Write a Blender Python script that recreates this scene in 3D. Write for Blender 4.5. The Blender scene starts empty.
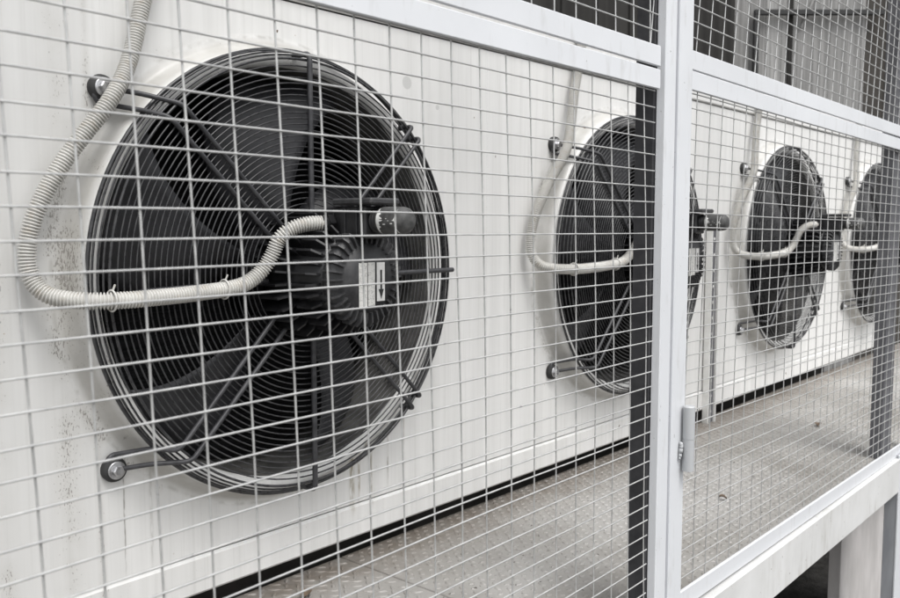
import bpy, math, random
from mathutils import Vector, Matrix
R = random.Random(7)
S = bpy.context.scene
COL = S.collection
PI = math.pi

# ------------------------------------------------------------------ mesh helpers
class MB:
    def __init__(self): self.v = []; self.f = []; self.s = []
    def add(self, vs, fs, smooth=False):
        b = len(self.v); self.v += [tuple(p) for p in vs]
        for f in fs: self.f.append(tuple(b + i for i in f)); self.s.append(smooth)
    def box(self, x0, x1, y0, y1, z0, z1, bev=0.0):
        if bev <= 0:
            vs = [(x, y, z) for x in (x0, x1) for y in (y0, y1) for z in (z0, z1)]
            self.add(vs, [(0,1,3,2),(4,6,7,5),(0,4,5,1),(2,3,7,6),(0,2,6,4),(1,5,7,3)])
            return
        b = bev; L = [(x0,x1),(y0,y1),(z0,z1)]; vs = []; idx = {}
        for sx in (0,1):
            for sy in (0,1):
                for sz in (0,1):
                    s = (sx,sy,sz)
                    for ax in range(3):
                        p = []
                        for k in range(3):
                            val = L[k][s[k]]
                            if k != ax: val += b if s[k] == 0 else -b
                            p.append(val)
                        idx[(s,ax)] = len(vs); vs.append(p)
        fs = []
        for ax in range(3):
            o = [k for k in range(3) if k != ax]
            for side in (0,1):
                q = []
                for (u,w) in ((0,0),(1,0),(1,1),(0,1)):
                    s = [0,0,0]; s[ax] = side; s[o[0]] = u; s[o[1]] = w; q.append(idx[(tuple(s),ax)])
                fs.append(tuple(q))
            for u in (0,1):
                for w in (0,1):
                    s0 = [0,0,0]; s0[o[0]] = u; s0[o[1]] = w; s1 = list(s0); s1[ax] = 1
                    s0, s1 = tuple(s0), tuple(s1)
                    fs.append((idx[(s0,o[0])], idx[(s1,o[0])], idx[(s1,o[1])], idx[(s0,o[1])]))
        for key in [(a,c,d) for a in (0,1) for c in (0,1) for d in (0,1)]:
            fs.append((idx[(key,0)], idx[(key,1)], idx[(key,2)]))
        self.add(vs, fs)
    def tube(self, pts, r, seg=8, cap=True, closed=False, radii=None, smooth=True):
        pts = [Vector(p) for p in pts]; n = len(pts); vs = []; fs = []
        up = None
        for i in range(n):
            if closed: t = pts[(i+1) % n] - pts[i-1]
            elif i == 0: t = pts[1] - pts[0]
            elif i == n-1: t = pts[-1] - pts[-2]
            else: t = (pts[i+1]-pts[i]).normalized() + (pts[i]-pts[i-1]).normalized()
            t.normalize()
            if up is None:
                up = Vector((0,0,1)) if abs(t.z) < .9 else Vector((1,0,0))
            a = t.cross(up); a.normalize(); bb = a.cross(t); bb.normalize(); up = bb
            rr = radii[i] if radii else r
            for k in range(seg):
                an = 2*PI*k/seg
                vs.append(pts[i] + a*(rr*math.cos(an)) + bb*(rr*math.sin(an)))
        m = n if closed else n-1
        for i in range(m):
            j = (i+1) % n
            for k in range(seg):
                l = (k+1) % seg
                fs.append((i*seg+k, i*seg+l, j*seg+l, j*seg+k))
        self.add(vs, fs, smooth)
        if cap and not closed:
            self.add([vs[k] for k in range(seg)], [tuple(reversed(range(seg)))])
            self.add([vs[(n-1)*seg+k] for k in range(seg)], [tuple(range(seg))])
    def lathe(self, prof, seg=48, cx=0, cz=0, smooth=True, closed=False):
        # profile of (y, r) round an axis parallel to Y
        vs = []; fs = []
        for (y, r) in prof:
            for k in range(seg):
                a = 2*PI*k/seg; vs.append((cx + r*math.cos(a), y, cz + r*math.sin(a)))
        for i in range(len(prof)-1):
            for k in range(seg):
                l = (k+1) % seg; fs.append((i*seg+k, i*seg+l, (i+1)*seg+l, (i+1)*seg+k))
        self.add(vs, fs, smooth)
    def disc(self, y, r, seg=48, cx=0, cz=0, flip=False):
        vs = [(cx + r*math.cos(2*PI*k/seg), y, cz + r*math.sin(2*PI*k/seg)) for k in range(seg)]
        f = tuple(range(seg)); self.add(vs, [f if not flip else tuple(reversed(f))])
    def build(self, name, mat, parent=None, loc=(0,0,0)):
        me = bpy.data.meshes.new(name); me.from_pydata(self.v, [], self.f)
        me.polygons.foreach_set('use_smooth', self.s); me.materials.append(mat); me.update()
        o = bpy.data.objects.new(name, me); COL.objects.link(o); o.location = loc
        if parent: o.parent = parent
        return o
def rounded(path, r=.012, n=4):
    """round the corners of a polyline"""
    P = [Vector(p) for p in path]; out = [P[0]]
    for i in range(1, len(P)-1):
        a = (P[i-1]-P[i]); b = (P[i+1]-P[i]); d = min(r, a.length*.45, b.length*.45)
        p0 = P[i] + a.normalized()*d; p2 = P[i] + b.normalized()*d
        for k in range(n+1):
            t = k/n; out.append(p0*(1-t)**2 + P[i]*2*t*(1-t) + p2*t*t)
    out.append(P[-1]); return out
def catmull(P, per=12):
    P = [Vector(p) for p in P]; P = [P[0]*2-P[1]] + P + [P[-1]*2-P[-2]]; out = []
    for i in range(1, len(P)-2):
        for k in range(per):
            t = k/per; a,b,c,d = P[i-1:i+3]
            out.append(.5*((2*b)+(c-a)*t+(2*a-5*b+4*c-d)*t*t+(3*b-a-3*c+d)*t**3))
    out.append(P[-2]); return out
def resample(pts, step):
    out = [pts[0].copy()]; acc = 0
    for a, b in zip(pts, pts[1:]):
        L = (b-a).length; pos = step-acc
        while pos <= L: out.append(a + (b-a)*(pos/L)); pos += step
        acc = (acc + L) % step
    return out
def empty(name, loc, label, cat, group=None):
    o = bpy.data.objects.new(name, None); COL.objects.link(o); o.location = loc; o.empty_display_size = .05
    o['label'] = label; o['category'] = cat
    if group: o['group'] = group
    return o
def tag(o, label, cat, group=None):
    o['label'] = label; o['category'] = cat
    if group: o['group'] = group
    return o
def copy_tree(o, parent=None):
    c = o.copy(); COL.objects.link(c); c.parent = parent
    for ch in list(o.children): copy_tree(ch, c)
    return c

# ------------------------------------------------------------------ materials
class NT:
    def __init__(self, name, rough=.5, metal=0.):
        self.m = bpy.data.materials.new(name); self.m.use_nodes = True; self.t = self.m.node_tree
        self.b = self.t.nodes['Principled BSDF']; self.b.inputs['Roughness'].default_value = rough
        self.b.inputs['Metallic'].default_value = metal
        self.co = self.t.nodes.new('ShaderNodeTexCoord').outputs['Object']
    def L(self, a, b): self.t.links.new(a, b)
    def mapv(self, sc, src=None):
        n = self.t.nodes.new('ShaderNodeMapping'); n.inputs['Scale'].default_value = sc; self.L(src or self.co, n.inputs[0]); return n.outputs[0]
    def noise(self, scale, detail=4, vec=None, rough=.55):
        n = self.t.nodes.new('ShaderNodeTexNoise'); n.inputs['Scale'].default_value = scale; n.inputs['Detail'].default_value = detail
        n.inputs['Roughness'].default_value = rough; self.L(vec or self.co, n.inputs['Vector']); return n.outputs['Fac']
    def rng(self, src, a, b, c=0., d=1.):
        n = self.t.nodes.new('ShaderNodeMapRange'); n.inputs[1].default_value = a; n.inputs[2].default_value = b
        n.inputs[3].default_value = c; n.inputs[4].default_value = d; self.L(src, n.inputs[0]); return n.outputs[0]
    def math(self, op, a, b=None, c=None):
        n = self.t.nodes.new('ShaderNodeMath'); n.operation = op
        for i, x in enumerate((a, b, c)):
            if x is None: continue
            if isinstance(x, (int, float)): n.inputs[i].default_value = x
            else: self.L(x, n.inputs[i])
        return n.outputs[0]
    def mix(self, fac, a, b):
        n = self.t.nodes.new('ShaderNodeMix'); n.data_type = 'RGBA'
        for i, x in ((0, fac), (6, a), (7, b)):
            if isinstance(x, (int, float)): n.inputs[i].default_value = x
            elif isinstance(x, tuple): n.inputs[i].default_value = (*x, 1)
            else: self.L(x, n.inputs[i])
        return n.outputs[2]
    def xyz(self):
        n = self.t.nodes.new('ShaderNodeSeparateXYZ'); self.L(self.co, n.inputs[0]); return n.outputs
    def col(self, c):
        if isinstance(c, tuple): self.b.inputs['Base Color'].default_value = (*c, 1)
        else: self.L(c, self.b.inputs['Base Color'])
    def bump(self, h, strength=.3, dist=.001):
        n = self.t.nodes.new('ShaderNodeBump'); n.inputs['Strength'].default_value = strength; n.inputs['Distance'].default_value = dist
        self.L(h, n.inputs['Height']); self.L(n.outputs[0], self.b.inputs['Normal'])

def simple(name, c1, c2, scale=30, rough=.5, metal=0., bump=0., dist=.0005, sc=(1,1,1)):
    n = NT(name, rough, metal); v = n.mapv(sc); f = n.noise(scale, 5, v); n.col(n.mix(n.rng(f, .35, .68), c1, c2))
    n.L(n.rng(f, .3, .7, rough-.06, rough+.1), n.b.inputs['Roughness'])
    if bump: n.bump(n.noise(scale*4, 4, v), bump, dist)
    return n.m

CX0, CZ0, PITCH = 1.012, -.088, 1.233      # first fan centre on the wall, spacing of the fans

def wall_mat():
    n = NT('aged_white_sheet', .42)
    X, Y, Z = n.xyz()
    st = n.noise(1, 5, n.mapv((34, 34, .9)), .6)
    st2 = n.noise(1, 3, n.mapv((110, 110, 2.2)), .6)
    big = n.noise(2.2, 4)
    base = n.mix(n.rng(st, .35, .7), (.665, .66, .645), (.75, .745, .73))
    base = n.mix(n.math('MULTIPLY', n.rng(st2, .54, .74), .34), base, (.48, .475, .45))
    base = n.mix(n.rng(big, .5, .8, 0, .30), base, (.56, .555, .53))
    base = n.mix(n.rng(X, .95, .45, 0, .55), base, (.50, .50, .49))
    # ring of dirt round the raised collar of each fan
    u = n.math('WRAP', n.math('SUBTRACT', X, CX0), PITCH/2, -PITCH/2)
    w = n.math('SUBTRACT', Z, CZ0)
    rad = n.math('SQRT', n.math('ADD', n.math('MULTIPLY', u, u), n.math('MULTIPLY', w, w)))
    ringd = n.rng(n.math('ABSOLUTE', n.math('SUBTRACT', rad, .434)), 0, .022, 1, 0)
    lf = n.rng(u, -.15, -.33)
    thin = n.rng(n.math('ABSOLUTE', n.math('SUBTRACT', rad, .428)), 0, .005, 1, 0)
    spk = n.noise(330, 2)
    spk2 = n.noise(1, 3, n.mapv((400, 400, 170)))
    # speckled bands left of the first fan
    bandA = n.rng(n.math('ABSOLUTE', n.math('SUBTRACT', X, .60)), .0, .035, 1, 0)
    bandB = n.rng(n.math('ABSOLUTE', n.math('SUBTRACT', X, .648)), 0, .010, 1, 0)
    bandC = n.rng(n.math('ABSOLUTE', n.math('SUBTRACT', X, .505)), 0, .02, 1, 0)
    bands = n.math('MAXIMUM', n.math('MAXIMUM', bandA, bandB), bandC)
    patch = n.rng(n.noise(9, 3), .30, .62)
    m1 = n.math('MULTIPLY', bands, patch)
    m2 = n.math('MULTIPLY', n.math('MULTIPLY', ringd, lf), n.rng(n.noise(14, 3), .4, .55))
    dm = n.math('MAXIMUM', m1, m2)
    thr = n.math('GREATER_THAN', n.math('ADD', spk2, n.math('MULTIPLY', dm, .24)), .745)
    collar_dim = n.math('MULTIPLY', n.math('MULTIPLY', n.rng(rad, .3985, .404), n.rng(rad, .428, .417)), n.rng(n.noise(16, 4), .3, .6, .55, .9))  # collar colour darkened to cut its glare, broken up like dust
    base = n.mix(collar_dim, base, (.40, .39, .365))
    soft = n.math('MULTIPLY', dm, .42)
    base = n.mix(soft, base, (.40, .385, .35))
    base = n.mix(n.math('MULTIPLY', thr, .62), base, (.14, .125, .11))
    base = n.mix(n.math('MULTIPLY', n.math('MULTIPLY', thin, n.rng(n.noise(30, 3), .45, .6)), .45), base, (.28, .27, .24))
    # sparse chips of missing paint
    cn = n.math('ADD', n.noise(46, 2, None, .5), n.rng(X, 1.0, .55, 0, .015))
    base = n.mix(n.rng(cn, .742, .765, 0, .55), base, (.42, .34, .26))
    base = n.mix(n.math('GREATER_THAN', cn, .765), base, (.11, .075, .055))
    # rusty runs below the first fan
    def run(x0, wd, z0, z1, k, c):
        a = n.rng(n.math('ABSOLUTE', n.math('SUBTRACT', X, x0)), 0, wd, 1, 0)
        b = n.math('MULTIPLY', n.rng(Z, z1, z1+.05), n.rng(Z, z0, z0-.01))
        q = n.math('MULTIPLY', n.math('MULTIPLY', a, b), n.rng(n.noise(1, 4, n.mapv((160, 160, 30))), .38, .55))
        return n.mix(n.math('MULTIPLY', q, k), base, c)
    for a in ((1.186,.010,-.43,-.60,1.,(.27,.23,.15)), (1.206,.005,-.43,-.59,.9,(.30,.26,.19)), (1.240,.006,-.43,-.60,.9,(.2,.17,.12)), (1.29,.004,-.42,-.57,.8,(.2,.18,.14)), (1.34,.003,-.40,-.55,.6,(.25,.22,.18)),
              (.735,.004,.05,-.58,.5,(.25,.24,.21)), (.688,.0022,-.33,-.575,1.,(.2,.19,.17))):
        base = run(*a)
    for cx, cz, r in ((1.355,.304,.014), (1.452,.262,.006), (1.325,-.315,.010)):
        du = n.math('SUBTRACT', X, cx); dz = n.math('SUBTRACT', Z, cz)
        d = n.math('SQRT', n.math('ADD', n.math('MULTIPLY', du, du), n.math('MULTIPLY', dz, dz)))
        base = n.mix(n.rng(d, r*.9, r*1.05, .5, 0), base, (.40, .40, .385))
    n.col(base); n.bump(n.math('ADD', n.noise(1, 3, n.mapv((12, 12, 1.2))), n.math('MULTIPLY', thr, -.3)), .25, .0012)
    return n.m

def frame_mat(name, c, dirt=.35, dcol=(.36,.35,.33)):
    n = NT(name, .38)
    f = n.noise(6, 5); s = n.noise(1, 4, n.mapv((60, 60, 14))); k = n.noise(140, 2)
    base = n.mix(n.rng(f, .35, .7), c, tuple(x*.93 for x in c))
    base = n.mix(n.rng(s, .58, .8, 0, dirt), base, dcol)
    base = n.mix(n.math('MULTIPLY', n.math('GREATER_THAN', k, .745), .7), base, (.16, .15, .14))
    n.col(base); n.bump(n.noise(90, 4), .12, .0006); n.L(n.rng(f, .3, .7, .3, .5), n.b.inputs['Roughness'])
    return n.m

def beam_mat():
    n = NT('dirty_white_steel', .5)
    X, Y, Z = n.xyz()
    f = n.noise(7, 5); s = n.noise(1, 5, n.mapv((55, 55, 9)), .65)
    g = n.rng(n.noise(3.2, 3), .45, .7)
    base = n.mix(n.rng(f, .3, .7), (.54, .54, .53), (.64, .64, .635))
    base = n.mix(n.math('MULTIPLY', n.rng(s, .47, .70, 0, .9), g), base, (.27, .25, .21))
    base = n.mix(n.math('MULTIPLY', n.math('GREATER_THAN', n.noise(110, 2), .74), .7), base, (.15, .13, .11))
    n.col(base); n.bump(n.noise(60, 4), .2, .0008); return n.m

def floor_mat():
    n = NT('worn_steel_plate', .45, .0)
    f = n.noise(3.5, 6, None, .65); g = n.noise(28, 4)
    base = n.mix(n.rng(f, .32, .7), (.245, .232, .212), (.42, .41, .395))
    base = n.mix(n.rng(g, .5, .75, 0, .5), base, (.22, .205, .19))
    base = n.mix(n.math('GREATER_THAN', n.noise(95, 3), .70), base, (.09, .08, .07))
    X, Y, Z = n.xyz()
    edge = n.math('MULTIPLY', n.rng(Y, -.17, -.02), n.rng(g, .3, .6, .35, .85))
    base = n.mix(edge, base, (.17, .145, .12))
    n.col(base); n.bump(g, .3, .001); n.L(n.rng(g, .3, .7, .32, .6), n.b.inputs['Roughness']); return n.m

def plank_mat(name, c1, c2, c3, per=.13, sx=1.):
    n = NT(name, .8); X, Y, Z = n.xyz()
    along = X
    fr = n.math('FRACT', n.math('DIVIDE', along, per)); idn = n.math('FLOOR', n.math('DIVIDE', along, per))
    wn = n.t.nodes.new('ShaderNodeTexWhiteNoise'); wn.noise_dimensions = '1D'; n.L(idn, wn.inputs['W'])
    g = n.noise(1, 6, n.mapv((38, 38, .8)), .65)
    base = n.mix(n.rng(g, .3, .72), c1, c2)
    base = n.mix(n.math('MULTIPLY', wn.outputs['Value'], .45), base, c3)
    gap = n.math('LESS_THAN', n.math('ABSOLUTE', n.math('SUBTRACT', fr, .5)), .485)
    base = n.mix(gap, (.03, .03, .03), base)
    n.col(base); n.bump(g, .4, .004); return n.m

M = {}
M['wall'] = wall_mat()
M['frame'] = frame_mat('white_frame_paint', (.635, .647, .668), .36)
M['beam'] = beam_mat()
M['post_dark'] = simple('dark_grey_post_paint', (.035, .035, .038), (.062, .062, .065), 24, .6, 0, .3)
M['post_mid'] = simple('mid_grey_post_paint', (.10, .10, .108), (.15, .15, .158), 14, .6, 0, .2, sc=(3,3,.6))
M['post_grey'] = simple('grey_post_paint', (.30, .31, .33), (.38, .39, .41), 14, .6, 0, .2, sc=(3,3,.6))
M['groove'] = simple('grey_groove_paint', (.42, .43, .46), (.50, .51, .54), 20, .55)
M['wire'] = simple('galvanised_white_wire', (.44, .44, .437), (.57, .57, .56), 60, .33, .4)
M['black'] = simple('black_coated_wire', (.024, .024, .026), (.052, .052, .054), 60, .28)
M['rod'] = simple('black_steel_rod', (.028, .028, .031), (.060, .060, .064), 70, .42, 0, .3)
M['motor'] = simple('black_cast_motor', (.010, .010, .011), (.028, .028, .030), 40, .45, 0, .3, .001)
M['cap'] = simple('dark_grey_motor_cap', (.028, .028, .030), (.060, .060, .062), 60, .5, 0, .35, .001)
M['blade'] = simple('dark_grey_blade', (.026, .026, .029), (.056, .056, .061), 12, .34, 0, .15)
M['duct'] = simple('dusty_grey_duct', (.07, .069, .066), (.16, .156, .148), 18, .6, 0, .2)
M['lip'] = simple('white_bellmouth', (.66, .655, .63), (.76, .755, .74), 25, .4)
M['coil'] = simple('dark_coil_fins', (.010, .010, .011), (.030, .030, .032), 1, .6, 0, 0, sc=(3, 3, 300))
M['zinc'] = simple('zinc_plated_steel', (.42, .42, .43), (.62, .62, .63), 120, .3, .85)
M['rubber'] = simple('black_rubber', (.02, .02, .02), (.035, .035, .035), 60, .7)
M['floor'] = floor_mat()
M['grey_cyl'] = simple('worn_grey_plastic', (.045, .045, .045), (.10, .10, .098), 90, .55, 0, .3)
M['scratch'] = simple('scratched_white', (.70, .70, .68), (.8, .8, .78), 90, .5)
M['shade'] = simple('dark_steel_cladding', (.022, .021, .020), (.038, .037, .035), 2, .8, 0, .1, sc=(8,8,.4))
M['concrete'] = simple('pale_stained_concrete', (.34, .325, .315), (.50, .48, .47), 5, .8, 0, .3, .002, sc=(2,2,.7))
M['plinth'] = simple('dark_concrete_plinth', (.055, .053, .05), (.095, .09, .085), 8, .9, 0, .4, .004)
M['ground'] = simple('dark_gravel_ground', (.05, .048, .045), (.10, .096, .09), 22, .95, 0, .6, .01)
M['plank'] = plank_mat('weathered_plank', (.13, .13, .128), (.44, .435, .425), (.14, .137, .133))
M['plank_dark'] = plank_mat('dark_plank', (.055, .05, .045), (.095, .09, .082), (.035, .032, .03), .4)
M['bracket'] = simple('black_pipe', (.012, .012, .012), (.022, .022, .022), 30, .6)
M['leaf'] = simple('dry_leaf_brown', (.10, .07, .05), (.2, .15, .1), 60, .8)
M['hinge'] = frame_mat('grey_hinge_paint', (.43, .44, .45), .5)

for k_, v_ in (('post_dark', .12), ('post_mid', .15), ('shade', .1), ('blade', .45), ('coil', .1), ('duct', .25), ('plinth', .1), ('ground', .1), ('plank', .15), ('plank_dark', .1)):
    M[k_].node_tree.nodes['Principled BSDF'].inputs['Specular IOR Level'].default_value = v_
def conduit_mat():
    n = NT('grey_corrugated_plastic', .45); f = n.noise(20, 4); g = n.noise(70, 3)
    base = n.mix(n.rng(f, .35, .7), (.50, .49, .465), (.62, .61, .58))
    base = n.mix(n.rng(g, .55, .75, 0, .5), base, (.42, .36, .28)); n.col(base); return n.m
M['conduit'] = conduit_mat()

def label_mat():
    n = NT('printed_white_sticker', .4); a = n.noise(1, 2, n.mapv((520, 520, 900))); b = n.noise(1, 1, n.mapv((60, 60, 200)))
    n.col(n.mix(n.math('MULTIPLY', n.math('GREATER_THAN', a, .56), n.rng(b, .42, .5, .15, .75)), (.74, .73, .70), (.16, .16, .16))); return n.m
M['label'] = label_mat()
M['sticker'] = simple('plain_white_sticker', (.68, .67, .65), (.78, .775, .76), 60, .4)
M['ink'] = simple('black_ink', (.02, .02, .02), (.03, .03, .03), 60, .5)

# ------------------------------------------------------------------ the condensing unit: cabinet
ZT, ZS, ZB = .414, -.575, -.645        # top seam, lower seam, bottom edge of the front
XE = 5.145
cab = empty('condenser_cabinet', (0,0,0), 'long white sheet metal refrigeration cabinet with four black fans in its stained front', 'cabinet')
def panel_with_hole(cx, x0, x1):
    mb = MB(); seg = 128; vs = []; sm = []
    prof = [(-.034, .3715), (-.039, .3735), (-.0445, .3775), (-.0470, .3840), (-.0470, .3905), (-.0440, .3970), (-.0360, .4015), (-.0200, .4060), (-.0080, .4105), (-.0025, .4160), (-.0004, .4240), (0, .4330)]
    angs = [2*PI*k/seg for k in range(seg)]
    for (y, r) in prof:
        for a in angs: vs.append((cx + r*math.cos(a), y, CZ0 + r*math.sin(a)))
    base = len(vs)
    for a in angs:
        c, s = math.cos(a), math.sin(a)
        tx = ((x1-cx) if c > 0 else (cx-x0))/max(abs(c), 1e-9)
        tz = ((ZT-.002-CZ0) if s > 0 else (CZ0-ZS-.002))/max(abs(s), 1e-9)
        t = min(tx, tz); vs.append((cx + t*c, 0, CZ0 + t*s))
    n = len(prof)
    fs = []
    for i in range(n-1):
        for k in range(seg):
            l = (k+1) % seg; fs.append((i*seg+k, i*seg+l, (i+1)*seg+l, (i+1)*seg+k))
    mb.add(vs[:n*seg], fs, True)
    fs = []; vv = vs[(n-1)*seg:]
    for k in range(seg):
        l = (k+1) % seg
        fs.append((k, l, seg+l, seg+k))
    # the four corners
    cor = [(x1, 0, ZT-.002), (x0, 0, ZT-.002), (x0, 0, ZS+.002), (x1, 0, ZS+.002)]; b = len(vv); vv = list(vv) + cor
    for ci, co in enumerate(cor):
        best = None
        for k in range(seg):
            l = (k+1) % seg; p, q = vv[seg+k], vv[seg+l]
            onx = lambda P: abs(P[0]-co[0]) < 1e-5; onz = lambda P: abs(P[2]-co[2]) < 1e-5
            if (onx(p) and onz(q) and not onx(q)) or (onz(p) and onx(q) and not onx(p)): best = (seg+k, seg+l)
        if best: fs.append((best[0], best[1], b+ci))
    mb.add(vv, fs, False)
    return mb
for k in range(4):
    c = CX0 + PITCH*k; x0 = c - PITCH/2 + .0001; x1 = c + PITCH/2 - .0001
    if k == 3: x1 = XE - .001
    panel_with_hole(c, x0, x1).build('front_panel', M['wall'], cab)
# plain panel at the left end
mb = MB(); mb.box(-.9, CX0-PITCH/2-.001, 0, .004, ZS+.002, ZT-.002); mb.build('front_panel', M['wall'], cab)
mb = MB(); mb.box(-.9, XE, -.004, .02, ZB, ZS-.0008, .005); mb.build('bottom_strip', M['wall'], cab)
mb = MB(); mb.box(-.9, XE, -.006, .03, ZT+.001, .52, .004); mb.build('top_strip', M['wall'], cab)
mb = MB(); mb.box(-.9, XE, .0305, .95, .50, .518); mb.build('roof_panel', M['wall'], cab)
mb = MB(); mb.box(XE-.004, XE-.0005, .021, .95, ZB, .499); mb.build('side_panel', M['wall'], cab)
mb = MB(); mb.box(-.9, -.897, .021, .95, ZB, .499); mb.build('side_panel', M['wall'], cab)
mb = MB(); mb.box(-.89, XE-.006, .30, .90, ZB+.001, .49); mb.build('coil_block', M['coil'], cab)
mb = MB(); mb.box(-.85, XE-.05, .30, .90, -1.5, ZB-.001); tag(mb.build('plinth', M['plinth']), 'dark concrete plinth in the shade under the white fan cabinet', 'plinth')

# ------------------------------------------------------------------ fans
def make_fan():
    t = empty('axial_fan', (0,0,0), 'fan', 'fan', 'black axial fans along the white cabinet')
    # duct behind the lip
    mb = MB(); mb.lathe([(-.0335, .3714), (-.025, .3695), (.00, .368), (.075, .368), (.125, .369), (.127, .38)], 96)
    mb.build('duct', M['duct'], t)
    # blades
    for b in range(5):
        mb = MB(); vs = []; fs = []; nr, nc = 14, 10
        a0 = math.radians(244 + 72*b)
        for i in range(nr+1):
            u = i/nr; r = .085 + u*(.360-.085)
            width = math.radians(37 + 6*math.sin(u*PI)) * (.95 - .05*u); sweep = math.radians(-26*u*u + 8*u)
            for j in range(nc+1):
                w = j/nc - .5
                a = a0 + sweep + w*width
                y = .072 + w*(.095 - .02*u) * 1.0 - .012*math.cos(w*PI)
                vs.append((r*math.cos(a), y, r*math.sin(a)))
        N = len(vs)
        vs2 = [(x, y+.003, z) for x, y, z in vs]
        for i in range(nr):
            for j in range(nc):
                q = (i*(nc+1)+j, i*(nc+1)+j+1, (i+1)*(nc+1)+j+1, (i+1)*(nc+1)+j)
                fs.append(q); fs.append(tuple(N+x for x in reversed(q)))
        rim = [j for j in range(nc+1)] + [i*(nc+1)+nc for i in range(1, nr+1)] + [nr*(nc+1)+j for j in range(nc-1, -1, -1)] + [i*(nc+1) for i in range(nr-1, 0, -1)]
        for p, q in zip(rim, rim[1:]+rim[:1]): fs.append((q, p, N+p, N+q))
        mb.add(vs+vs2, fs, True); mb.build('blade', M['blade'], t)
    mb = MB(); mb.lathe([(.11, .0), (.11, .088), (.0, .092), (-.02, .085)], 48); mb.build('hub', M['coil'], t)
    # guard of concentric rings
    mb = MB()
    def ring(r, y, th, seg=112):
        mb.tube([(r*math.cos(2*PI*k/seg), y, r*math.sin(2*PI*k/seg)) for k in range(seg)], th, 6, closed=True)
    r = .118
    while r < .3735:
        ring(r, -.0850, .0014); r += .0100
    for r, y, th in ((.3800, -.0845, .0024), (.3870, -.0790, .0018), (.3925, -.0715, .0018), (.3965, -.0630, .0018), (.3990, -.0530, .0034)): ring(r, y, th)
    mb.build('guard', M['black'], t)
    # support rods
    yr = -.0915; q = .0042; d = math.sqrt(.5)
    def knob(mb, p, rr=.0055):
        mb.tube([(p[0], p[1]+.004, p[2]), p, (p[0], p[1]-.004, p[2])], rr, 8)
    for (sx, sz) in ((1, -1), (1, 1)):                   # hairpin pairs from the bolts to the far rim
        mb = MB(); pr = Vector((d, 0, d)) if sz < 0 else Vector((-d, 0, d))
        bz = .300 if sz < 0 else -.299; sg = 1 if sz < 0 else -1
        bend = Vector((-.266, yr, .266 if sz < 0 else -.278)); end = Vector((.272, yr, .272*sz)); bolt = Vector((-.343, -.010, bz))
        ends = []
        for o in (-.0155, .0155):
            off = pr*o
            # parallel run to the bolt keeps the same spacing in height
            so = Vector((0, 0, -sg*.012 + (.0125 if off.z > 0 else -.0125)))
            p_end = end + off
            hook = p_end + Vector((.004*d, .034, .004*sz*d))
            path = [hook, p_end + Vector((.004, 0, .004*sz)), bend + off, Vector((-.305, -.055, bz - sg*.010)) + so, bolt + so]
            pts = rounded(path, .012, 5)
            mb.tube(pts, q, 8); ends.append(bolt + so)
            mb.tube([hook + Vector((0, .003, 0)), hook - Vector((0, .010, 0))], .0056, 8)
        c = bolt + Vector((0, 0, -sg*.012)); loop = [c + Vector((-.0125*math.sin(a), 0, .0125*math.cos(a))) for a in [PI*k/8 for k in range(9)]]
        mb.tube(loop, q, 8)
        mb.build('support_rod', M['rod'], t)
    for path in ([(0, -.045, .392), (0, yr, .391), (0, yr, .10)], [(0, -.045, -.396), (0, yr, -.395), (0, yr, -.10)],
                 [(.386, yr, -.005), (.10, yr, -.005)], [(-.392, -.05, -.024), (-.392, yr, -.024), (-.335, yr, -.012), (-.10, yr, -.006)]):
        mb = MB(); mb.tube(rounded(path, .012, 5), .0050, 8); mb.build('support_rod', M['rod'], t)
    # bolts
    for z in (.300, -.299):
        mb = MB(); mb.lathe([(0, .0195), (-.008, .0205), (-.0145, .0185), (-.0155, .010)], 24, -.343, z); b = mb.build('mounting_bolt', M['rubber'], t)
        w = MB(); w.lathe([(-.0155, .0145), (-.0175, .0145), (-.0178, .013), (-.0180, .0085)], 24, -.343, z); w.build('washer', M['zinc'], b)
        h = MB(); vs = []
        h.lathe([(-.0180, .0092), (-.0240, .0092), (-.0252, .0075), (-.0252, 0)], 6, -.343, z, smooth=False); h.build('bolt_head', M['zinc'], b)
    # motor
    mb = MB(); mb.lathe([(-.015, .0), (-.015, .085), (-.03, .080), (-.165, .076), (-.170, .070), (-.170, 0)], 40)
    for k in range(30):
        a = 2*PI*(k+.5)/30; c, s = math.cos(a), math.sin(a); nx, nz = -s*.0018, c*.0018
        for (ya, yb, ra, rb) in ((-.018, -.106, .074, .113), (-.110, -.166, .070, .098)):
            prof = [(ya, ra), (ya, rb-.006), (ya-.006, rb), (yb+.012, rb), (yb, rb-.014), (yb, ra)]
            vs = [(r*c+nx, y, r*s+nz) for y, r in prof] + [(r*c-nx, y, r*s-nz) for y, r in prof]
            n = len(prof); fs = [tuple(range(n)), tuple(reversed(range(n, 2*n)))] + [(i, (i+1) % n, n+(i+1) % n, n+i) for i in range(n)]
            mb.add(vs, fs)
    mo = mb.build('motor', M['motor'], t)
    mb = MB(); mb.lathe([(-.1705, .060), (-.172, .074), (-.180, .079), (-.194, .0775), (-.198, .070), (-.1985, .058), (-.2005, .0575), (-.2005, 0)], 64)
    for k in range(34):
        a = 2*PI*k/34; c, s = math.cos(a), math.sin(a); nx, nz = -s*.0015, c*.0015
        prof = [(-.172, .076), (-.178, .0835), (-.197, .0845), (-.2050, .076), (-.2050, .0590), (-.197, .0585), (-.190, .07)]
        vs = [(r*c+nx, y, r*s+nz) for y, r in prof] + [(r*c-nx, y, r*s-nz) for y, r in prof]; n = len(prof)
        fs = [tuple(range(n)), tuple(reversed(range(n, 2*n)))] + [(i, (i+1) % n, n+(i+1) % n, n+i) for i in range(n)]
        mb.add(vs, fs)
    cp = mb.build('motor_cap', M['cap'], mo)
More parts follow.
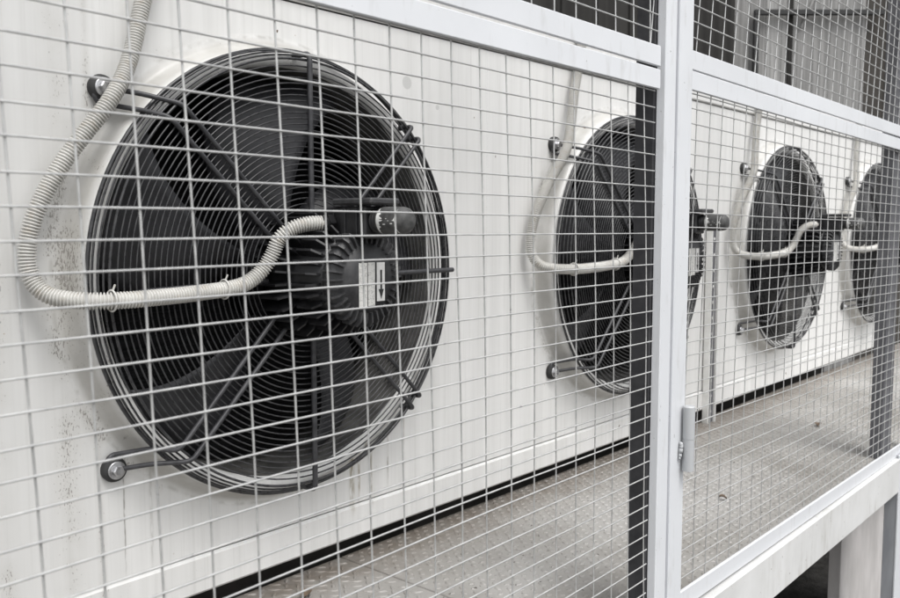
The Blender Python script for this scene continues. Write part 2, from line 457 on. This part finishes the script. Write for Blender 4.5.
    # stickers on the cap
    for x0, x1, z0, z1, m in ((-.021, -.002, -.049, .026, 'label'), (.000, .016, -.0475, .0265, 'label'), (.0205, .0395, -.0405, .026, 'sticker')):
        s = MB(); s.box(x0, x1, -.2013, -.2008, z0, z1); lb = s.build('sticker', M[m], mo)
        if m == 'sticker':
            lb['label'] = 'white sticker with a black arrow pointing down'
            s = MB(); s.box(.0285, .0325, -.2018, -.2014, -.022, .013)
            s.add([(.0245, -.2018, -.020), (.0365, -.2018, -.020), (.0305, -.2018, -.037), (.0245, -.2014, -.020), (.0365, -.2014, -.020), (.0305, -.2014, -.037)], [(0,2,1),(3,4,5),(0,1,4,3),(1,2,5,4),(2,0,3,5)])
            s.build('arrow', M['ink'], lb)
    # junction box on top of the motor, with its grey plug
    cz = .097
    mb = MB(); mb.box(-.026, .026, -.222, -.122, cz-.030, cz+.024, .003); mb.box(-.030, .030, -.170, -.100, .070, cz-.029, .002)
    for y in (-.142, -.170, -.198): mb.box(-.029, -.0255, y-.006, y+.006, cz-.028, cz+.022, .001)
    jb = mb.build('junction_box', M['motor'], t)
    mb = MB(); mb.box(-.034, .034, -.245, -.148, cz+.026, cz+.037, .003); mb.build('lid', M['cap'], jb)
    mb = MB()
    mb.lathe([(-.2215, 0), (-.2215, .0195), (-.240, .0195), (-.240, .016), (-.244, .016)], 24, 0, cz)
    for k in range(3): mb.lathe([(-.225-.005*k, .0195), (-.2265-.005*k, .0215), (-.228-.005*k, .0195)], 24, 0, cz)
    mb.build('threaded_collar', M['motor'], jb)
    mb = MB(); mb.lathe([(-.238, .0), (-.238, .0215), (-.242, .0225), (-.284, .0222), (-.292, .0205), (-.297, .0165), (-.300, .010), (-.301, 0)], 32, 0, cz); pg = mb.build('plug', M['grey_cyl'], jb)
    mb = MB(); rr = random.Random(3)
    def patch(a0, a1, ya, yb, rad, jag, n=22):
        vs = []
        for k in range(n+1):
            t = k/n; a = math.radians(a0 + (a1-a0)*t); c_, s_ = math.cos(a), math.sin(a); e = math.sin(PI*t)
            y2 = ya + (yb-ya)*e*(1 - jag*rr.random())
            vs += [(rad*c_, ya, cz + rad*s_), (rad*c_, y2, cz + rad*s_)]
        mb.add(vs, [(2*k, 2*k+1, 2*k+3, 2*k+2) for k in range(n)])
    patch(118, 250, -.2440, -.2570, .02285, .75); patch(150, 196, -.2440, -.2620, .0229, .6)
    patch(120, 262, -.2865, -.2815, .02235, .8)
    for k in range(9):
        a = math.radians(183 + rr.uniform(-12, 14)); y = -.246 - .0052*k + rr.uniform(-.002, .002); w = rr.uniform(.0008, .0024); h = rr.uniform(.0004, .0009)
        x = .0223*math.cos(a); z = cz + .0223*math.sin(a)
        mb.box(x-.0006, x+.0006, y-w, y+w, z-h, z+h)
    mb.build('scratch_mark', M['scratch'], pg)
    mb = MB()   # gland nut on the left side of the box
    pts = [(-.041, -.139, cz-.004), (-.028, -.139, cz-.004)]
    mb.tube(pts, .0165, 6, smooth=False); mb.tube([(-.048, -.139, cz-.004), (-.024, -.139, cz-.004)], .0125, 16)
    mb.build('gland_nut', M['motor'], jb)
    seen = set()
    def shift(o):
        if o.data and o.data.name not in seen:
            seen.add(o.data.name); o.data.transform(Matrix.Translation((0, -.035, 0)))
        for c in o.children: shift(c)
    for c in t.children:
        if c.name.split('.')[0] in ('blade', 'hub', 'motor', 'junction_box'): shift(c)
    return t

FAN_L = ['black axial fan nearest to the viewer, framed by the left wire panel',
         'black axial fan half hidden behind the middle post of the fence',
         'black axial fan seen whole through the hinged gate mesh, right of the perforated channel',
         'black axial fan farthest away, cut off by the right fence post']
fan0 = make_fan(); fans = [fan0]
for k in range(3): fans.append(copy_tree(fan0))
for k, f in enumerate(fans):
    f.location = (CX0 + PITCH*k, 0, CZ0); f['label'] = FAN_L[k]

# conduits
def make_conduit():
    t = empty('flexible_conduit', (0,0,0), 'conduit', 'conduit', 'grey corrugated conduits feeding the fans')
    P = [(-.242, .016, .598), (-.243, -.016, .590), (-.246, -.024, .560), (-.258, -.022, .50), (-.278, -.024, .440), (-.310, -.034, .343), (-.350, -.045, .276), (-.417, -.034, .184),
         (-.457, -.028, .111), (-.472, -.026, .056), (-.470, -.030, .014), (-.456, -.046, -.010), (-.432, -.068, -.0185), (-.400, -.092, -.0210),
         (-.365, -.104, -.0210), (-.325, -.109, -.0200), (-.245, -.110, -.0170), (-.170, -.112, -.0095), (-.134, -.119, .012), (-.117, -.128, .040), (-.108, -.136, .066), (-.092, -.148, .083), (-.068, -.162, .0915), (-.041, -.174, .093)]
    c = catmull(P, 14); step = .00078; c = resample(c, step); c.append(Vector(P[-1]))
    rad = [(.0128, .0131, .0128, .0105, .0088, .0105)[i % 6] for i in range(len(c))]
    mb = MB(); mb.tube(c, .012, 14, radii=rad); mb.build('corrugated_tube', M['conduit'], t)
    for xt in (-.385, -.200):
        x, y, z = min((q for q in c if q.z < .0), key=lambda q: abs(q.x - xt) + (9 if q.y > -.05 else 0))
        mb = MB(); mb.tube([(x, y + .0155*math.cos(a), z + .0155*math.sin(a)) for a in [2*PI*k/20 for k in range(20)]], .0016, 6, closed=True)
        mb.tube([(x, y-.004, z+.015), (x+.003, y-.006, z+.024)], .0016, 5); mb.build('cable_tie', M['conduit'], t)
    return t
CON_L = ['grey corrugated conduit looping down to the nearest fan motor', 'grey conduit looping across the fan beside the middle post',
         'grey conduit looping to the fan right of the perforated channel', 'grey conduit looping to the farthest fan by the right post']
con0 = make_conduit(); cons = [con0]
for k in range(3): cons.append(copy_tree(con0))
for k, f in enumerate(cons): f.location = (CX0 + PITCH*k, 0, CZ0); f['label'] = CON_L[k]

# perforated channel on the wall between second and third fan
ch = empty('perforated_channel', (2.865, 0, -.69), 'grey upright perforated channel with pale edges standing against the cabinet between two fans', 'channel')
mb = MB(); mb.box(-.022, .022, -.022, -.004, 0, .69, .001); mb.build('web', M['post_mid'], ch)
mb = MB(); mb.box(-.028, -.0222, -.027, -.004, 0, .69, .001); mb.box(.0222, .028, -.030, -.004, 0, .69, .001); mb.build('flange', M['lip'], ch)
for k in range(12):
    mb = MB(); mb.lathe([(-.0225, .0), (-.0225, .0055), (-.0215, .006)], 12, .0, .04 + k*.055); mb.build('hole', M['lip'], ch)

# ------------------------------------------------------------------ walkway floor
ZF = -.69
n_ = MB()
def plates(name, x0, x1, style):
    mb = MB(); mb.box(x0, x1, -.598, .028, ZF-.02, ZF, .0015)
    p = .0285; iy = 0; y = -.585
    while y < .018:
        ix = 0; x = x0 + .016 + (p/2 if iy % 2 else 0)
        while x < x1 - .012:
            if x < 4.0 or True:
                a = math.radians(45 if (ix + iy) % 2 else -45) if style == 'bar' else math.radians(90*((ix+iy) % 2))
                L, W, H = (.0130, .0038, .0024) if style == 'bar' else (.0090, .0055, .0022)
                ca, sa = math.cos(a), math.sin(a)
                def tp(u, v, h): return (x + u*ca - v*sa, y + u*sa + v*ca, ZF + h)
                vs = [tp(-L, 0, .0001), tp(-L*.3, -W, .0001), tp(L*.3, -W, .0001), tp(L, 0, .0001), tp(L*.3, W, .0001), tp(-L*.3, W, .0001),
                      tp(-L*.7, 0, H), tp(-L*.2, -W*.45, H), tp(L*.2, -W*.45, H), tp(L*.7, 0, H), tp(L*.2, W*.45, H), tp(-L*.2, W*.45, H)]
                fs = [(i, (i+1) % 6, 6+(i+1) % 6, 6+i) for i in range(6)] + [(6,7,8,9,10,11)]
                mb.add(vs, fs, False)
            ix += 1; x += p if x < 3 else p
        iy += 1; y += p*.62
    o = mb.build(name, M['floor']); o['kind'] = 'structure'; return o
plates('floor', -.9, 1.176, 'bar'); plates('floor', 1.179, 3.38, 'dot'); plates('floor', 3.383, 5.7, 'dot')

# ------------------------------------------------------------------ fence
YF = -.628
def rail(mb, x0, x1, z0, z1, dz=0., yf=YF, th=.006):
    """flat bar, dz = droop per metre measured from x = 1.4"""
    nseg = 1; b = .0012
    mb2 = MB(); mb2.box(x0, x1, yf, yf+th, z0, z1, b)
    vs = [(x, y, z + dz*(x-1.4)) for x, y, z in mb2.v]; mb.add(vs, mb2.f)
wr = random.Random(11)
def wire_panel(xf, cols, rows, x0, x1, z0, z1, lean, zrow, rw=.0011, y=YF+.0085, wob=.0011, seed=1, y2=None, ctop=.003):
    """welded mesh: cols are x at z=0, lean = dx/dz, zrow(k, x) height of a row"""
    rr = random.Random(seed); mb = MB()
    ph = [(rr.uniform(0, 6.28), rr.uniform(3, 7), rr.uniform(.4, 1)) for _ in range(6)]
    def wy(x, z): return .0022*math.sin(ph[0][1]*x + ph[0][0] + 2.1*z) + .0016*math.sin(ph[1][1]*z*1.3 + ph[1][0])
    cj = [rr.uniform(-1, 1)*wob*.9 for _ in cols]; rj = [rr.uniform(-1, 1)*wob*.35 for _ in rows]
    cph = [(rr.uniform(0, 6.28), rr.uniform(5, 9)) for _ in cols]; rph = [(rr.uniform(0, 6.28), rr.uniform(3, 8)) for _ in rows]
    for ci, c in enumerate(cols):
        pts = []; n = max(6, int((z1-z0)/.03))
        for i in range(n+1):
            z = z0 + (z1-z0)*i/n; x = c + lean*z + cj[ci] + wob*math.sin(cph[ci][1]*z + cph[ci][0])
            pts.append((x, y + 2*rw*.92 + wy(x, z), z))
        if x0-.02 < pts[0][0] < x1+.02 or x0 < pts[-1][0] < x1: mb.tube(pts, rw, 6)
    for ri, k in enumerate(rows):
        pts = []; n = max(8, int((x1-x0)/.028))
        for i in range(n+1):
            x = x0 + (x1-x0)*i/n; z = zrow(k, x) + rj[ri] + wob*.55*math.sin(rph[ri][1]*x + rph[ri][0])
            pts.append((x, y + wy(x, z), z))
        if z0-.004 < pts[0][2] < z1+.004 or z0 < pts[-1][2] < z1: mb.tube(pts, rw, 6)
    return mb

# posts
POSTS = [(-.155, 'white and dark steel fence post at the left end of the wire panels'), (1.292, 'middle steel fence post with pale cover strips and dark side, carrying the hinge'),
         (2.732, 'right steel fence post with dark grey side standing behind the gate mesh')]
for i, (x, lab) in enumerate(POSTS):
    t = empty('fence_post', (x, 0, -1.5), lab, 'post', 'steel posts of the wire fence')
    dxe = .098 if i < 2 else .10
    mb = MB(); mb.box(0, dxe, YF+.0135, YF+.047, 0 if i < 2 else .812, 2.9, .001); mb.build('post_body', M['post_dark'] if i < 2 else M['post_mid'], t)
    if i < 2:
        mb = MB(); mb.box(.005, .0415, YF-.004, YF+.0125, .80, 2.9, .0015); mb.build('cover_strip', M['frame'], t)
        mb = MB(); mb.box(.0420, .0555, YF+.003, YF+.0125, .80, 2.9, .0006); mb.build('groove_strip', M['groove'], t)
        mb = MB(); mb.box(.0560, .1065, YF-.002, YF+.0125, .80, 2.9, .0015); mb.build('stile', M['frame'], t)

zrL = lambda k, x: -.0116 + k*(.0262 - .0009*(x-.28))
# lower left panel
t = empty('mesh_fence', (0,0,0), 'wire mesh panel in front of the nearest fan, below the double rail', 'fence panel', 'welded mesh panels of the fence')
mb = MB(); rail(mb, -.046, 1.288, .2185, .2497); mb.build('rail', M['frame'], t)
mb = MB(); rail(mb, -.046, 1.288, -.688, -.652); mb.build('rail', M['frame'], t)
cols = [.280 + .0517*i for i in range(-7, 21)]
wire_panel(0, cols, range(-26, 10), -.046, 1.2865, -.66, .2215, -.035, zrL, seed=5, wob=.0012).build('wire_mesh', M['wire'], t)
# upper left panel
t = empty('mesh_fence', (0,0,0), 'wire mesh panel above the double rail, left of the middle post', 'fence panel', 'welded mesh panels of the fence')
mb = MB(); rail(mb, -.046, 1.288, .2542, .2865); mb.build('rail', M['frame'], t)
mb = MB(); rail(mb, -.046, 1.288, 1.30, 1.335); mb.build('rail', M['frame'], t)
cols = [.949 + .0527*i + .008 for i in range(-19, 8)]
wire_panel(0, cols, range(-2, 42), -.046, 1.2865, .2815, 1.31, -.03, lambda k, x: .3106 + .0257*k - .004*(x-1.231), seed=8).build('wire_mesh', M['wire'], t)
# upper right panel
t = empty('mesh_fence', (0,0,0), 'wire mesh panel above the gate, right of the middle post', 'fence panel', 'welded mesh panels of the fence')
XR = 2.93
mb = MB(); rail(mb, 1.3992, XR, .2650, .2975, -.0085); mb.build('rail', M['frame'], t)
mb = MB(); rail(mb, 1.3992, XR, 1.31, 1.345); mb.build('rail', M['frame'], t)
cols = [1.4406 - .13*.37 + .0527*i for i in range(-3, 34)]
wire_panel(0, cols, range(-3, 40), 1.396, XR, .285, 1.32, .13, lambda k, x: .3490 + .0266*k - .0085*(x-1.42), seed=13).build('wire_mesh', M['wire'], t)
# the gate
t = empty('wire_gate', (0,0,0), 'hinged wire gate with pale frame, right of the middle post', 'gate')
mb = MB(); rail(mb, 1.3992, XR, .2310, .2635, -.0105); mb.build('rail', M['frame'], t)
mb = MB(); rail(mb, 1.3992, XR, -.6880, -.6530, -.0118); mb.build('rail', M['frame'], t)
mb = MB(); mb.box(XR+.0005, XR+.045, YF, YF+.006, -.711, .248, .0012); mb.build('stile', M['frame'], t)
cols = [1.4394 - .02*.22 + .0527*i for i in range(-2, 31)]
wire_panel(0, cols, range(-28, 12), 1.396, XR, -.70, .238, .018, lambda k, x: -.0027 + .0254*k - .0105*(x-1.46), seed=21, wob=.0016).build('wire_mesh', M['wire'], t)
mb = MB(); hx, hy = 1.3885, YF-.0145
mb.tube([(hx, hy, -.368), (hx, hy, -.3125)], .0103, 20); mb.tube([(hx, hy, -.3125), (hx, hy, -.3105)], .0103, 20, radii=[.0103, .0085])
mb.tube([(hx, hy, -.425), (hx, hy, -.3690)], .0103, 20); mb.tube([(hx, hy, -.3690), (hx, hy, -.3680)], .0095, 20)
hg = mb.build('hinge', M['hinge'], t)
mb = MB(); wv = random.Random(5)
for k in range(6):
    z = -.378 - .0048*k + wv.uniform(-.001, .001); x = 1.3765 + wv.uniform(-.0022, .0016); r = wv.uniform(.0022, .0042)
    pts = [(x, YF-.003-r*.2, z-r), (x, YF-.003-r*.9, z-r*.4), (x, YF-.003-r*.9, z+r*.4), (x, YF-.003-r*.2, z+r)]
    mb.tube(pts, r, 8, radii=[r*.4, r, r, r*.4])
mb.build('weld_bead', M['hinge'], hg)

# beam, legs and pier under the fence
mb = MB(); rail(mb, -.9, 2.846, -.800, -.6965, -.0062, -.6395, .0390); mb.box(-.9, 5.7, -.5995, -.585, -.80, -.7105)
tag(mb.build('edge_beam', M['beam']), 'dirty white steel edge beam running below the gate', 'beam')
mb = MB()
t = empty('steel_stanchion', (2.8465, 0, -1.5), 'white steel stanchion at the right end of the stained beam', 'stanchion')
mb.box(.0, .10, -.6395, -.634, 0, .8045, .001); mb.build('front_plate', M['frame'], t)
mb = MB(); mb.box(.001, .10, -.6335, -.600, 0, .8045, .001); mb.build('leg_body', M['post_grey'], t)
mb = MB(); mb.box(2.955, 3.62, -.45, -.41, -1.5, -.712, .002)
pr = mb.build('support_pier', M['concrete']); tag(pr, 'pale stained concrete pier in the shade below the walkway', 'pier')

# ground
mb = MB(); mb.add([(-60,-60,-1.5),(60,-60,-1.5),(60,60,-1.5),(-60,60,-1.5)], [(0,1,2,3)]); g = mb.build('ground', M['ground']); g['kind'] = 'structure'

# ------------------------------------------------------------------ background
ang = math.atan(755*math.cos(math.atan(73/865.))/865.)
mb = MB(); mb.box(-3, 6.19, 1.35, 1.42, -1.5, 4.2); 
for k in range(24): mb.box(-2.9+k*.36, -2.9+k*.36+.03, 1.338, 1.3495, -1.5, 4.19)
tag(mb.build('clad_wall', M['shade']), 'dark grey clad wall rising behind the fan cabinet', 'wall')
fh = Vector((math.cos(ang), math.sin(ang), 0)); rh = Vector((math.sin(ang), -math.cos(ang), 0)); cam0 = Vector((0, -1.3, 0))
o0 = cam0 + fh*7.2 + rh*2.05
th = math.atan2(rh.y, rh.x)
bw = empty('plank_wall', (o0.x, o0.y, -1.5), 'weathered grey plank wall of the shed beyond the cabinet', 'wall'); bw.rotation_euler = (0, 0, th)
mb = MB(); mb.box(-.8, 1.33, 0, .05, 0, 5.5); mb.build('planking', M['plank'], bw)
mb = MB(); mb.box(1.3305, 1.80, .02, .06, 0, 5.5); mb.build('dark_panel', M['plank_dark'], bw)
mb = MB(); mb.box(1.8005, 5.0, 0, .05, 0, 5.5); mb.build('planking', M['plank'], bw)
mb = MB(); mb.box(1.545, 1.575, -.02, .0195, 0, 5.5); mb.build('batten', M['post_grey'], bw)
mb = MB(); mb.box(.70, .735, -.018, -.0005, 2.6, 5.4); mb.build('batten', M['shade'], bw)
mb = MB(); mb.tube([(1.02, -.012, 3.62), (.80, -.012, 3.1)], .012, 8); mb.build('brace', M['plank'], bw)
pf = empty('pipe_frame', (o0.x, o0.y, -1.5), 'black pipe frame fixed on the grey plank wall', 'frame'); pf.rotation_euler = (0, 0, th)
z_b = 1.5 + (226-18.5)/865*7.15
mb = MB(); mb.box(.405, .445, -.07, -.03, .3, z_b-.0205, .004); mb.build('upright', M['bracket'], pf)
mb = MB(); mb.box(.405, 1.45, -.07, -.03, z_b-.02, z_b+.022, .004); mb.build('crossbar', M['bracket'], pf)

# litter on the walkway
lr = random.Random(2)
def leaf(x, y, s, a, lab):
    mb = MB(); n = 7; vs = []; fs = []
    for i in range(n+1):
        u = i/n; w = s*.33*math.sin(PI*u)**.8 + .0004; h = .003 + .006*math.sin(u*2.6) 
        for v in (-1, 0, 1): vs.append((s*(u-.5), v*w, h + (.004 if v else 0)))
    for i in range(n):
        for j in range(2): fs.append((i*3+j, i*3+j+1, (i+1)*3+j+1, (i+1)*3+j))
    m = len(vs); vs += [(x_, y_, z_+.0006) for x_, y_, z_ in vs]; fs += [tuple(m+q for q in reversed(f)) for f in fs]
    mb.add(vs, fs, True); o = mb.build('dry_leaf', M['leaf'], None, (x, y, ZF+.001)); o.rotation_euler = (0, 0, a); tag(o, lab, 'leaf', 'dry leaves on the walkway'); return o
leaf(1.00, -.075, .032, .6, 'brown dry leaf by the dark gap under the left of the cabinet')
leaf(2.06, -.42, .020, 2.0, 'small dry leaf on the walkway behind the gate mesh near the hinge')
leaf(3.05, -.33, .034, .3, 'dry leaf lying mid walkway behind the gate, halfway along')
leaf(3.55, -.42, .028, 1.3, 'dry leaf on the walkway before the right fence post')

# ------------------------------------------------------------------ light, sky, camera
W = bpy.data.worlds.new('World'); S.world = W; W.use_nodes = True; nt = W.node_tree
sky = nt.nodes.new('ShaderNodeTexSky'); sky.sky_type = 'NISHITA'; sky.sun_disc = False
SE, AZ = math.radians(60), math.radians(198)      # sun height and compass angle (from +Y towards +X)
sky.sun_elevation = SE; sky.sun_rotation = AZ; sky.dust_density = 3; sky.air_density = 1.2
hs = nt.nodes.new('ShaderNodeHueSaturation'); hs.inputs['Saturation'].default_value = .12
bg = nt.nodes['Background']; bg.inputs['Strength'].default_value = .15
nt.links.new(sky.outputs[0], hs.inputs['Color']); nt.links.new(hs.outputs[0], bg.inputs['Color'])
sd = bpy.data.lights.new('sun', 'SUN'); sd.energy = 1.1; sd.angle = math.radians(28); sd.color = (1, .985, .96)
so = bpy.data.objects.new('sun', sd); COL.objects.link(so)
sv = Vector((math.sin(AZ)*math.cos(SE), math.cos(AZ)*math.cos(SE), math.sin(SE)))
so.rotation_euler = sv.to_track_quat('Z', 'Y').to_euler(); so.location = sv*8

p = math.atan(73/865.); a = ang
cd = bpy.data.cameras.new('camera'); cam = bpy.data.objects.new('camera', cd); COL.objects.link(cam); S.camera = cam
cd.sensor_width = 36; cd.lens = 36*865/900.; cd.clip_start = .02; cd.clip_end = 300
fw = Vector((math.cos(a)*math.cos(p), math.sin(a)*math.cos(p), -math.sin(p)))
rt = Vector((math.sin(a), -math.cos(a), 0)); up = rt.cross(fw)
mt = Matrix((rt, up, -fw)).transposed().to_4x4(); mt.translation = (0, -1.3, 0); cam.matrix_world = mt
cd.dof.use_dof = True; cd.dof.focus_distance = 1.45; cd.dof.aperture_fstop = 9
S.render.resolution_x = 1024; S.render.resolution_y = 680
S.view_settings.view_transform = 'Standard'; S.view_settings.look = 'None'; S.view_settings.gamma = 1; S.view_settings.exposure = 0.78
S.view_settings.use_curve_mapping = False
